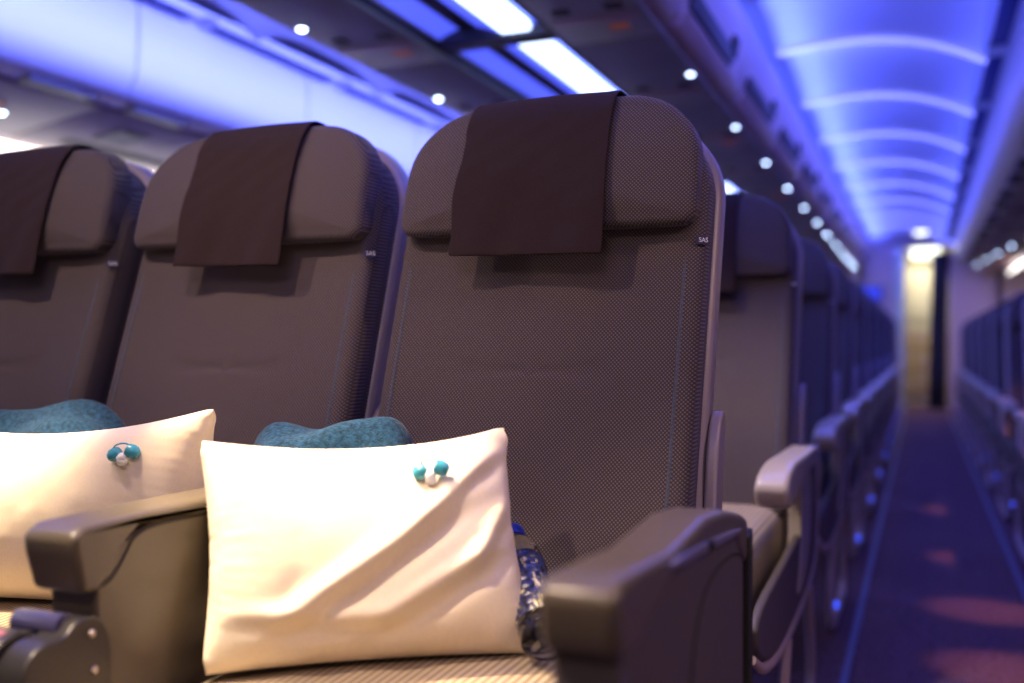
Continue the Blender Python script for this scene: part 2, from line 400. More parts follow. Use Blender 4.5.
# centre bins: body with convex doors facing both aisles, service panels and the lit panel below
m = MB(); m.box(-1.52, -1.50, Y0, Y1 - .3, 1.80, 1.9); m.box(-1.07, -1.05, Y0, Y1 - .3, 1.80, 1.9); m.box(-1.5, -1.07, Y0, Y1 - .3, 1.86, 1.9)
struct(m.build('trim_5', M['psudark'], smooth=False))
def center_bin(side, yc, L, label, group):
    e = empty('overhead_bin', (XC + side * .53, yc, 1.80)); tag(e, label, 'overhead bin', group)
    prof = [(-.32, .03), (-.05, .008), (0, .012), (.035, .05), (.055, .11), (.075, .19), (.085, .29), (.07, .38), (.02, .45), (-.32, .46)]
    prof = [prof[0]] + smooth_line(prof[1:-1], 2) + [prof[-1]]
    h = L / 2 - .006; d = MB(); d.loft([[(side * x, yy, z) for x, z in prof] for yy in (-h, 0, h)]); d.build('door', M['binwhite'] if side < 0 else M['rail'], e)
    m = MB(); m.loft([[(side * x, yy, z) for x, z in ((.012, .015), (.03, .028), (.062, .07), (.052, .085), (.02, .05))] for yy in (-L * .47, L * .47)])
    m.build('hand_rail', M['rail'], e, smooth=False, bevel=.004)
    m = MB(); m.loft([[(side * x, yy, z) for x, z in ((.052, .088), (.066, .088), (.083, .142), (.068, .142))] for yy in (-L * .44, L * .22)])
    m.build('grip_slot', M['psudark'], e, smooth=False, bevel=.003)
    m = MB(); m.loft([[(side * x, yy, z) for x, z in ((.066, .12), (.080, .12), (.094, .19), (.080, .19))] for yy in (L * .16, L * .25)])
    m.build('latch', M['seam'], e, smooth=False, bevel=.003)
for i in range(13): center_bin(1, .35 + 1.085 * i, 1.085, 'mauve center bin edge with dark slot over right aisle, %s from the front' % ords[i], 'center bins over the right aisle')
for i in range(12): center_bin(-1, .35 + 1.085 * i, 1.085, 'center bin side facing the left aisle, %s from the front' % ords[i], 'center bins over the left aisle')
LP = .94
def center_panel(side, yc, L, label, group, sign):
    x = -.90 if side > 0 else -1.65
    e = empty('service_panel', (x, yc, 1.80)); tag(e, label, 'service panel', group)
    m = MB(); m.box(-.155, .155, -L / 2 + .004, L / 2 - .004, -.004, .012); m.build('panel', M['psu'], e, smooth=False, bevel=.003)
    m = MB(); m.box(-.13, .13, .20, .27, -.010, -.002); m.build('ridge', M['mauve'], e, smooth=False, bevel=.004)
    for q in (-.10, .06): m = MB(); m.box(q, q + .05, .12, .16, -.010, -.002); m.build('call_button', M['psudark'], e, smooth=False)
    if sign: m = MB(); m.box(.02, .08, .30, .35, -.009, -.002); m.build('sign', M['orange'], e, smooth=False)
for i in range(13):
    center_panel(1, .73 + LP * i, LP, 'grey panel under center bins beside the right aisle, %s from the front' % ords[i], 'service panels right of the lit strip', i % 2 == 0)
for i in range(13):
    center_panel(-1, .73 + LP * i, LP, 'grey panel left of the lit center ceiling strip, %s from the front' % ords[i], 'service panels left of the lit strip', i == 2)
# lit panels: blue diffuser on the left, white tube on the right
y = -.1
for i in range(9):
    L = 1.55; e = empty('ceiling_light', (XC - .02, y + L / 2, 1.82)); 
    tag(e, 'lit blue panel with white tube above the center seats, %s from the front' % ords[i], 'ceiling light', 'lit panels above the center seats')
    m = MB(); rows = []
    for q in range(9):
        u = q / 8; rows.append([(-.20 + .225 * u, yy, .012 + .035 * math.sin(PI * u)) for yy in (-L / 2 + .04, 0, L / 2 - .04)])
    m.grid(rows); o = m.build('diffuser', M['blueglow'], e); md = o.modifiers.new('t', 'SOLIDIFY'); md.thickness = .006; md.offset = 0
    m = MB(); m.box(.045, .150, -L / 2 + .07, L / 2 - .07, -.008, .02); m.build('tube', M['whiteglow'], e, bevel=.012)
    m = MB(); m.box(.025, .19, -L / 2 + .05, L / 2 - .05, .022, .03); m.build('reflector', M['blueglow'], e, smooth=False)
    m = MB(); m.box(-.215, -.2, -L / 2, L / 2, -.012, .05); m.box(.195, .21, -L / 2, L / 2, -.012, .05); m.box(-.2, .195, -L / 2, -L / 2 + .04, -.012, .05); m.box(-.2, .195, L / 2 - .04, L / 2, -.012, .05); pass
    m.build('frame', M['psudark'], e, smooth=False, bevel=.003)
    y += L
def reading_light(x, y, z, label, group, mt='lens'):
    e = empty('reading_light', (x, y, z)); tag(e, label, 'reading light', group)
    m = MB(); m.lathe([(.015, 0), (.025, -.002), (.027, .006), (.027, .012)], 20); m.build('bezel', M['mauve'], e)
    m = MB(); m.lathe([(.001, -.007), (.010, -.006), (.0135, -.001), (.0135, .004)], 16); m.build('lens', M[mt], e)
for i in range(11):
    reading_light(-.765, 3.55 + LP * i, 1.794, 'round glowing reading light in the row right of center, %s from the front' % ords[i], 'reading lights right of center', 'lens%d' % min(7, int(i * .7)))
for i in range(2):
    reading_light(-1.765, 2.59 + LP * i, 1.794, 'round glowing reading light left of the lit ceiling strip, %s one' % ('nearer' if i == 0 else 'farther'), 'reading lights left of center')
reading_light(-3.37, 2.88, 1.742, 'round glowing reading light under the left bins at frame edge', None)
for i in range(3):
    reading_light((-.99, -1.42, -.76)[i], (.74, .74, .40)[i], 1.80, ('reading light above the aisle seat pillow, over the picture', 'reading light above the left pillow, over the picture', 'unseen light fixture added above the aisle armrest, over the picture')[i], 'reading lights over the front row', 'lens')  # the last fixture belongs to the added aisle armrest fill spot
for i in range(5):
    reading_light(.84 - .055 * i, 9.5 + .90 * i, 1.741 + .0083 * i, 'round glowing reading light on the right side, %s from the back' % ords[4 - i], 'reading lights on the right', 'lens3')

e = empty('lamp_fixture', (-.20, -.86, 2.13), math.radians(12)); tag(e, 'white housing of an added fill light, behind and above the picture', 'lamp')  # made-up housing for the added front fill light
m = MB(); m.box(-.48, .48, -.20, .20, .16, .20); m.build('housing', M['binwhite'], e, smooth=False, bevel=.01)

# rear bulkhead and galley
B = Y1
m = MB(); m.box(-4.0, -.31, B, B + .08, 0, 2.42); m.box(.33, 1.5, B, B + .08, 0, 2.42); m.box(-.31, .33, B, B + .08, 2.06, 2.42)
struct(m.build('wall_rear', M['wall'], smooth=False))
m = MB(); m.box(-.31, -.19, B - .05, B + .35, 0, 2.06); struct(m.build('trim_6', M['jamb'], smooth=False, bevel=.01))
m = MB(); m.box(-.7, .9, B + 1.6, B + 1.66, 0, 2.3); m.box(-.72, -.66, B, B + 1.6, 0, 2.3); m.box(.86, .92, B, B + 1.6, 0, 2.3); m.box(-.7, .9, B, B + 1.6, 2.1, 2.14)
struct(m.build('wall_galley', M['galley'], smooth=False))
m = MB(); rows = []
for i in range(25):
    t = i / 24; x = .13 + .20 * t; rows.append([(x - (.05 * (1 - zz)), B - .02 + .02 * math.sin(t * 26), .02 + 1.96 * zz) for zz in (0, .25, .5, .75, 1)])
m.grid(rows); o = m.build('curtain', M['curtain']); md = o.modifiers.new('t', 'SOLIDIFY'); md.thickness = .006
tag(o, 'dark curtain drawn to the right side of the galley doorway', 'curtain')
g = empty('galley_unit', (.0, B + 1.3, 0)); tag(g, 'cream galley unit with stacked tan containers at the aisle end', 'galley unit')
m = MB(); m.box(-.5, .5, 0, .28, 0, .10); m.box(-.5, .5, 0, .28, 1.02, 1.12); m.box(-.5, .5, .2, .28, 0, 2.05); m.box(-.5, .5, 0, .28, 1.95, 2.05); m.box(-.5, -.46, 0, .28, 0, 2.05); m.box(.46, .5, 0, .28, 0, 2.05); m.build('body', M['galley'], g, smooth=False, bevel=.006)
for q in range(3):
    for r_ in range(3):
        m = MB(); m.box(-.45 + q * .305, -.16 + q * .305, -.04, .19, .12 + r_ * .295, .40 + r_ * .295); d = m.build('container', M['cart'], g, smooth=False, bevel=.012)
        m = MB(); m.box(-.36 + q * .305, -.25 + q * .305, -.055, -.04, .32 + r_ * .295, .345 + r_ * .295); m.build('handle', M['metal'], d, smooth=False)
m = MB()
for q in range(3): m.box(-.45 + q * .305, -.16 + q * .305, -.02, .19, 1.15, 1.9)
m.build('cupboard_door', M['galley'], g, smooth=False, bevel=.01)
e = empty('lamp_fixture', (.06, B + .25, 2.0)); tag(e, 'bright white rectangular lamp above the galley doorway', 'lamp')
m = MB(); m.box(-.175, .175, -.05, .05, -.07, .065); m.build('diffuser', M['galleylight'], e, bevel=.03)
m = MB(); m.box(-.23, .23, -.03, .06, .07, .098); m.build('housing', M['galley'], e, smooth=False)
for nm, x, y, z, r_, lab in (('ceiling_lamp', -.0, 12.9, 2.185, .085, 'small round white lamp on the aisle ceiling before the galley'), ('ceiling_lamp', .335, 12.6, 2.03, .06, 'small dim round lamp right of the galley doorway')):
    e = empty(nm, (x, y, z)); tag(e, lab, 'lamp')
    m = MB(); m.lathe([(.001, -.045), (r_ * .7, -.04), (r_, -.01), (r_, 0)], 20); m.build('diffuser', M['galleylight'] if z > 2.1 else M['strip'], e)
    m = MB(); m.lathe([(r_ + .015, -.008), (r_ + .015, .006)], 20); m.build('rim', M['binwhite'], e)
e = empty('monitor', (-.62, B - .04, 1.48)); tag(e, 'small blue screen on the rear wall left of the doorway', 'monitor')
m = MB(); m.box(-.17, .17, -.012, .04, -.11, .11); m.build('bezel', M['psudark'], e, bevel=.01)
m = MB(); m.box(-.15, .15, -.018, -.010, -.09, .09); m.build('screen', M['screen'], e, smooth=False)
area('galley_ceiling_light', (.06, B + .8, 2.07), (0, 0, 0), .8, .6, 17, (1, .92, .70))

# ================================================================== seats
YR = 1.335; PITCH = 1.03; SP = .51
def lean(z): return (z - .97) * .33
def wseat(dx=0):
    def w(x, y, z):
        # shallow lumbar crease and side bolsters
        if y < .02:
            y = y + .003 * math.exp(-((z - .785) / .006) ** 2) * (1 if abs(x) < .11 else math.exp(-((abs(x) - .11) / .012) ** 2))
            y = y - .010 * max(0, (abs(x) - .12) / .1) ** 2
        return (x, y + lean(z), z)
    return w
def make_seat(front_row=False, front_y=-.60):
    root = empty('airline_seat')
    # cushioned back behind the headrest
    o = rrect(.230, .44, 1.165, .135, .03, crown=.012, n=14, nside=22)
    cushion_mb(o, .0, .078, .026, bulge=.006, nin=26 if front_row else 12, warp=wseat()).build('backrest', M['fabric'], root)
    bk = root.children[0]
    # seam piping that runs down both sides and over the shoulders
    for sgn in (-1, 1):
        pts = smooth_line([(sgn * .205, -.006 + lean(.46), .46), (sgn * .206, -.006 + lean(.75), .75), (sgn * .206, -.005 + lean(.965), .965), (sgn * .212, .004 + lean(.99), .99)], 2)
        m = MB(); m.tube(pts, .0030, 8); m.build('piping', M['piping'], bk)
    o = rrect(.236, .30, 1.172, .140, .03, crown=.012, n=14, nside=10)
    cushion_mb(o, .060, .108, .012, bulge=0, nin=3, warp=lambda x, y, z: (x, y + lean(z), z)).build('seat_shell', M['shell'], root)
    # headrest
    TOP = 1.166
    o = rrect(.223, .980, TOP + .012, .100, .024, crown=.010, taper=.03, n=14, nside=12)
    def wh(x, y, z):
        t = (z - .978) / .19
        return (x, y + lean(z) - .006 * math.sin(PI * max(0, min(1, t))), z)
    hr = cushion_mb(o, -.040, .022, .015, bulge=.010, nin=14, warp=wh, power=3); hr.build('headrest', M['fabric'], root)
    hd = root.children[-1] if root.children[-1].name.startswith('headrest') else [c for c in root.children if c.name.startswith('headrest')][0]
    # a seam on the headrest where front and gusset meet
    m = MB(); pts = [(x * .93, -.0385 + lean(z) - .006 * math.sin(PI * max(0, min(1, (z - .978) / .19))) , z) for x, z in [(p[0], .978 + (p[1] - .978) * .955 + .004) for p in o] if x > -.23]
    # cloth draped over the headrest
    x0, x1 = -.122, .100; nx = 26; prof = []
    for i in range(14): prof.append((-.0555, .945 + (TOP - .03 - .945) * i / 13))
    for i in range(1, 9):
        a = PI / 2 * i / 8; prof.append((-.0555 + .035 * (1 - math.cos(a)), TOP - .03 + .050 * math.sin(a)))
    prof += [(.0, TOP + .020), (.03, TOP + .016), (.06, TOP + .013), (.085, TOP + .010), (.105, TOP + .002), (.116, TOP - .02), (.118, TOP - .08), (.118, TOP - .15)]
    rows = []
    for k, (y, z) in enumerate(prof):
        row = []
        for j in range(nx + 1):
            u = j / nx; x = x0 + (x1 - x0) * u
            zz = z; yy = y
            drop = .010 * (x / .222) ** 2
            if k < 14:
                t = 1 - k / 13
                yy += -.004 * math.sin(7 * u + 2 * t) * t - .003 * math.sin(19 * u + 5 * t) * t * .5 + .012 * (t > .8) * (t - .8) + .0015 * math.sin(30 * (u * .7 + t)) * (1 - t)
                yy += .002 * math.exp(-((u - .42 - .25 * t) / .03) ** 2) * t
                zz += -.004 * u * t
                x = x + .004 * t * (1 if u > .5 else -1) + .003 * math.sin(9 * t) * (u < .1)
            if k >= 12: zz = zz - drop
            row.append((x, yy + lean(zz) - (.006 * math.sin(PI * max(0, min(1, (zz - .978) / .19))) if k < 20 else 0), zz))
        rows.append(row)
    m = MB(); m.grid(rows); c = m.build('headrest_cover', M['cloth'], root)
    md = c.modifiers.new('t', 'SOLIDIFY'); md.thickness = .0022; md.offset = 1
    md = c.modifiers.new('s', 'SUBSURF'); md.levels = md.render_levels = 1
    # little woven tag on the right seam
    tg = MB(); tx = .2305
    tg.box(0, .0016, -.0095, .0095, -.0052, .0052); 
    t = tg.build('tag', M['tagblue'], bk, smooth=False); t.location = (.2275, -.005 + lean(.960), .960); t.rotation_euler = (0, 0, math.radians(-47))
    if front_row:
        cu = bpy.data.curves.new('tag_text', 'FONT'); cu.body = 'SAS'; cu.size = .0090; cu.align_x = 'CENTER'; cu.align_y = 'CENTER'; cu.extrude = .0002
        to = bpy.data.objects.new('text_source', cu); COL.objects.link(to); bpy.context.view_layer.update()
        me = bpy.data.meshes.new_from_object(to.evaluated_get(bpy.context.evaluated_depsgraph_get())); bpy.data.objects.remove(to); me.materials.clear(); me.materials.append(M['white'])
        to = bpy.data.objects.new('tag_text', me); COL.objects.link(to)
        to.parent = t; to.location = (.0020, 0, 0); to.rotation_euler = (PI / 2, 0, PI / 2)
    else:
        m = MB(); m.box(.0016, .0022, -.0065, .0065, -.0022, .0022); m.build('tag_text', M['white'], t, smooth=False)
    # seat cushion
    o = [(x, y) for x, y in rrect(.218, front_y, -.09, .03, .06, n=8, nside=10)]
    m = cushion_mb(o, 0, .15, .035, bulge=.012, nin=12)
    m.v = [(x, z, .470 - y - .02 * ((z + .35) < -.1) * 0) for x, y, z in m.v]
    m.build('seat_cushion', M['cushion'], root)
    cush = [c for c in root.children if c.name.startswith('seat_cushion')][0]
    m = MB(); m.box(-.215, .215, front_y + .04, -.10, .27, .325); m.build('seat_pan', M['darkmetal'], root, smooth=False, bevel=.015)
    return root

def arm_standard(root, x, side=1, full=False):
    """rounded paddle armrest with a light upright below; local coordinates of the seat"""
    th = .030
    top = [(-.600, .550), (-.605, .570), (-.585, .590), (-.53, .602), (-.45, .606), (-.32, .602), (-.16, .600), (-.08, .60), (-.06, .58), (-.08, .56), (-.3, .560), (-.44, .548), (-.54, .530), (-.585, .534)]
    m = MB(); m.prism(smooth_poly(top, 2), x - th, x + th); a = m.build('armrest', M['armlight'], root, bevel=.012, seg=4)
    up = smooth_poly([(-.30, .56), (-.10, .58), (-.06, .52), (-.08, .40), (-.16, .33), (-.34, .31), (-.26, .38), (-.24, .5)], 2)
    m = MB(); m.prism(up, x - .014, x + .014); m.build('armrest_upright', M['armlight'] if full else M['mauve'], root, bevel=.005)
def side_frame(root, x):
    pts = smooth_line([(x, .10, .58), (x, .12, .42), (x, .06, .31), (x, -.20, .278), (x, -.50, .272), (x, -.72, .29), (x, -.84, .345)], 3)
    m = MB(); m.tube(pts, [.015 - .008 * (k / (len(pts) - 1)) ** 2 for k in range(len(pts))], 10, sx=.7); m.build('side_rim', M['mauve'], root)
    for pp in ([(x, -.44, .27), (x, -.50, .15), (x, -.50, .05), (x, -.44, .02), (x, -.20, .018)], [(x, -.20, .018), (x, -.02, .02), (x, .02, .06), (x, .0, .15), (x, -.06, .28)]):
        m = MB(); m.tube(smooth_line(pp, 3), .016, 10, sx=.7); m.build('leg', M['mauve'], root)
    pl = smooth_poly([(-.83, .41), (-.83, .35), (-.70, .30), (-.50, .28), (.04, .30), (.11, .40), (.09, .58), (.02, .60), (-.01, .48), (-.08, .44), (-.5, .42)], 2)
    m = MB(); m.prism(pl, x - .010, x + .006); m.build('side_panel', M['armside'], root, bevel=.006)
    m = MB(); m.lathe([(.001, 0), (.011, .001), (.012, .008), (.009, .012), (.001, .013)], 14); m.xform(Matrix.Translation((x + .012, -.50, .10)) @ Matrix.Rotation(PI / 2, 4, 'Y'))
    m.build('marker_light', M['marker'], root)
def hip_cover(root, x):
    pl = smooth_poly([(-.015, .50), (.01, .66), (.04, .725), (.075, .735), (.075, .70), (.05, .62), (.05, .5)], 2)
    m = MB(); m.prism([(y + lean(.62) + .11 - .05, z) for y, z in pl], x - .006, x + .010); m.build('hip_cover', M['shell'], root, bevel=.004)

# ---- bulkhead style armrests of the front row
def arm_console(root, x_in, x_out, dy=0, outer=True):
    """boxy armrest: rounded cap, side panel to the cushion; y,z in seat-local coordinates (ref Y=YR)"""
    def L(Y, z): return (Y - YR, z)
    cap = [L(.592, .640), L(.588, .664), L(.602, .6725), L(.66, .670), L(.74, .664), L(.79, .666), L(.87, .670), L(.96, .662), L(1.05, .645), L(1.085, .635), L(1.09, .60), L(1.075, .585),
           L(1.02, .628), L(.86, .645), L(.76, .650), L(.67, .630), L(.65, .622), L(.598, .622)] if outer else \
          [L(.694, .626), L(.692, .643), L(.708, .6515), L(.80, .6535), L(1.0, .653), L(1.12, .650), L(1.14, .635), L(1.12, .62), L(.85, .637), L(.78, .640), L(.757, .625), L(.742, .598), L(.725, .586), L(.705, .587)]
    m = MB(); m.prism(cap, x_in, x_out); a = m.build('armrest', M['arm'], root, bevel=.0075, seg=4)
    if outer:
        body = [L(.606, .630), L(.66, .640), L(.76, .652), L(.86, .647), L(1.02, .630), L(1.074, .59), L(1.075, .40), L(1.0, .28), L(.64, .28), L(.62, .40), L(.610, .55)]
    else:
        body = [L(.722, .600), L(.757, .628), L(.80, .640), L(1.10, .625), L(1.12, .45), L(1.08, .30), L(.78, .30), L(.735, .42), L(.728, .49)]
    m = MB(); m.prism(body, x_in + .004, x_out - .003); m.build('side_panel', M['armside'] if outer else M['arm'], root, bevel=.004)
    if outer:
        fr = [L(.572, .655), L(.610, .655), L(.622, .60), L(.618, .50), L(.588, .50)]
        pass
        # slim metal slot on the outer face
        m = MB(); m.prism(smooth_poly([L(.730, .660), L(.86, .650), L(1.03, .634), L(1.03, .628), L(.86, .642), L(.730, .652)], 1), x_out - .002, x_out + .0025); s_ = m.build('metal_slot', M['metal'], root, bevel=.0008)
        m = MB(); m.prism([L(.86, .650), L(.88, .648), L(.88, .641), L(.86, .642)], x_out, x_out + .004); m.build('button', M['seam'], s_, smooth=False)
        # curved seam on the panel
        pts = smooth_line([(x_out - .0025, .80 - YR, .50), (x_out - .0025, .815 - YR, .57), (x_out - .0025, .87 - YR, .613), (x_out - .0025, 1.0 - YR, .613), (x_out - .0025, 1.06 - YR, .60)], 2)
        m = MB(); m.tube(pts, .0014, 6); m.build('seam', M['seam'], root)
        m = MB(); m.prism([L(1.078, .615), L(1.10, .622), L(1.10, .42), L(1.04, .28), L(1.02, .28), L(1.078, .42)], x_out - .028, x_out + .003); m.build('rear_edge', M['seam'], root, bevel=.002)
    else:
        pts = smooth_line([(x_out - .0022, 1.0 - YR, .637), (x_out - .0022, .85 - YR, .637), (x_out - .0022, .775 - YR, .636), (x_out - .0022, .757 - YR, .61), (x_out - .0022, .738 - YR, .590), (x_out - .0022, .71 - YR, .590)], 2)
        m = MB(); m.tube(pts, .0012, 6); m.build('seam', M['seam'], root)
        # hinge block with two screws and the folded table pivot in front
        hb = smooth_poly([L(.735, .545), L(.722, .566), L(.695, .568), L(.682, .556), L(.672, .556), L(.652, .555), L(.634, .540), L(.630, .50), L(.632, .43), L(.735, .43), L(.738, .52)], 1)
        m = MB(); m.prism(hb, x_out - .030, x_out + .004); h = m.build('hinge', M['darkmetal'], root, bevel=.003)
        m = MB(); m.prism(smooth_poly([L(.69, .556), L(.655, .562), L(.628, .545), L(.622, .50), L(.625, .43), L(.68, .43)], 1), x_in - .012, x_out - .034); m.build('hinge_block', M['darkmetal'], h, bevel=.004)
        for (yy, zz) in ((.711, .551), (.714, .516)):
            m = MB(); m.lathe([(.001, 0), (.003, .0), (.0038, -.001), (.0038, -.004)], 14); m.xform(Matrix.Translation((x_out + .006, yy - YR, zz)) @ Matrix.Rotation(PI / 2, 4, 'Y')); m.build('screw', M['metal'], h)
        m = MB(); m.lathe([(.001, 0), (.011, 0), (.012, .002), (.012, .058), (.001, .06)], 18); m.xform(Matrix.Translation((x_in - .004, .694 - YR, .560)) @ Matrix.Rotation(PI / 2, 4, 'Y')); m.build('pivot_pin', mat('violet_pin', (.05, .045, .12), .3), h)
        m = MB(); m.prism([L(.640, .556), L(.66, .562), L(.665, .548), L(.645, .545)], x_in - .006, x_in + .02); m.build('indicator', mat('pink_marker', (.6, .2, .25), .4), h, smooth=False, bevel=.002)
        m = MB(); m.prism([L(.723, .598), L(.738, .598), L(.742, .56), L(.735, .54), L(.728, .55)], x_in + .004, x_out - .004); m.build('front_edge', M['armside'], root, bevel=.003)

def place(o, xc, row): o.location = (xc, YR + PITCH * row, 0)
XS = [-.497 - SP * i for i in range(4)]
front = []
for i, lab in enumerate(('front row aisle seat with sharp grey weave and boxy armrest, water bottle beside its pillow',
                         'second front row seat from the aisle, behind the left pillow',
                         'front row seat cut by the left frame edge, third from the aisle')):
    s_ = make_seat(True) if i == 0 else copy_tree(front[0])
    tag(s_, lab, 'seat', 'front row seats'); place(s_, XS[i], 0); front.append(s_)
side_frame(front[0], .240)
for c in list(front[0].children):
    if c.name.split('.')[0] in ('marker_light', 'side_rim', 'side_panel'): bpy.data.objects.remove(c)
arm_console(front[0], -.226 + .497, -.172 + .497, outer=True)
hip_cover(front[0], .243)
arm_console(front[1], -.785 + 1.007, -.720 + 1.007, outer=False)
arm_console(front[2], .222, .287, outer=False)
for c in front[1].children:
    if c.name.startswith('headrest_cover'): c.scale = (.90, 1, 1); c.location.x = .006
hip_cover(front[1], .243)

proto = make_seat(False, -.80)
hip_cover(proto, .243); arm_standard(proto, .257, full=True); side_frame(proto, .262)
tag(proto, 'second row aisle seat behind the front one, light rounded armrest', 'seat', 'aisle seats of the center block'); place(proto, XS[0], 1)
for r in range(2, 12):
    s_ = copy_tree(proto); place(s_, XS[0], r)
    tag(s_, 'dark aisle seat in the line left of the aisle, %s row back' % ords[r], 'seat', 'aisle seats of the center block')
inner = copy_tree(proto)
for c in list(inner.children):
    if c.name.split('.')[0] in ('leg', 'side_rim', 'side_panel', 'marker_light'): bpy.data.objects.remove(c)
place(inner, XS[1], 1); tag(inner, 'second row inner seat seen in the gap between front seats', 'seat', 'inner seats of the center block')
# seats of the right-hand block, mirrored so that armrest and legs face the aisle
rproto = make_seat(False)
arm_standard(rproto, -.257, full=False); side_frame(rproto, -.262)
for r in range(8):
    for q in range(2):
        s_ = rproto if (r == 0 and q == 0) else copy_tree(rproto)
        s_.location = (.63 + SP * q, 4.55 + PITCH * r, 0); s_.scale = (1, 1, .935)
        tag(s_, 'dark blue %s seat right of the aisle, %s visible row from the front' % (('aisle', 'window')[q], ords[r]), 'seat', 'seats right of the aisle')

# ================================================================== pillows (two sheets sewn at the rim and blown up)
def sim_pillow(W=.42, H=.31, nx=66, ny=50, pres=.00011, iters=420, seed=1, corners=(.0, .0, .0, .0), squeeze=.95):
    rng = np.random.default_rng(seed)
    xs = np.linspace(-W / 2, W / 2, nx); zs = np.linspace(-H / 2, H / 2, ny)
    X, Z = np.meshgrid(xs, zs)
    P = np.zeros((2, ny, nx, 3)); P[..., 0] = X; P[..., 2] = Z
    bumpf = (1 - (2 * X / W) ** 4) * (1 - (2 * Z / H) ** 4)
    P[0, ..., 1] = -.02 * bumpf; P[1, ..., 1] = .02 * bumpf
    P[..., 1] += rng.normal(0, .0006, P[..., 1].shape)
    dx = xs[1] - xs[0]; dz = zs[1] - zs[0]; dd = math.hypot(dx, dz)
    tgt = {}
    for key, (i, j), (sx, sz) in (('bl', (0, 0), (-1, -1)), ('br', (0, nx - 1), (1, -1)), ('tr', (ny - 1, nx - 1), (1, 1)), ('tl', (ny - 1, 0), (-1, 1))):
        tgt[(i, j)] = np.array([sx * W / 2 * squeeze, 0, sz * H / 2 * squeeze])
    V = np.zeros_like(P)
    def cons(A, B, L, k):
        d = B - A; l = np.sqrt((d * d).sum(-1, keepdims=True)) + 1e-9; c = d * ((l - L) / l) * .5 * k
        A += c; B -= c
    for it in range(iters):
        # pressure along normals
        gx = np.zeros_like(P); gz = np.zeros_like(P)
        gx[:, :, 1:-1] = P[:, :, 2:] - P[:, :, :-2]; gz[:, 1:-1] = P[:, 2:] - P[:, :-2]
        N = np.cross(gx, gz); N /= (np.sqrt((N * N).sum(-1, keepdims=True)) + 1e-9)
        N[0] *= 1; N[1] *= -1
        V = V * .93 + N * pres * (-1 if False else 1)
        old = P.copy(); P = P + V
        for s in range(5):
            for a in (0, 1):
                n2 = (nx - a) // 2 * 2
                cons(P[:, :, a:a + n2 - 0:2][:, :, :n2 // 2], P[:, :, a + 1:a + n2:2][:, :, :n2 // 2], dx, 1)
                n2 = (ny - a) // 2 * 2
                cons(P[:, a:a + n2:2], P[:, a + 1:a + n2:2], dz, 1)
            for a in (0, 1):
                for b in (0, 1):
                    h = (ny - a) // 2 * 2; w = (nx - b) // 2 * 2
                    cons(P[:, a:a + h:2, b:b + w:2], P[:, a + 1:a + h:2, b + 1:b + w:2], dd, .35)
                    cons(P[:, a:a + h:2, b + 1:b + w:2], P[:, a + 1:a + h:2, b:b + w:2], dd, .35)
            for e in (np.s_[:, 0], np.s_[:, -1]):
                mrow = P[e].mean(0); P[e] = mrow
            for e in (0, -1):
                mcol = P[:, :, e].mean(0); P[:, :, e] = mcol
            for (i, j), t in tgt.items(): P[:, i, j] += (t - P[:, i, j]) * .5
        if it % 3 == 0:   # bending
            for ax in (1, 2):
                if ax == 1: lap = (P[:, 2:] + P[:, :-2]) / 2 - P[:, 1:-1]; P[:, 1:-1] += lap * .05
                else: lap = (P[:, :, 2:] + P[:, :, :-2]) / 2 - P[:, :, 1:-1]; P[:, :, 1:-1] += lap * .05
        V = (P - old) * .9
    return P
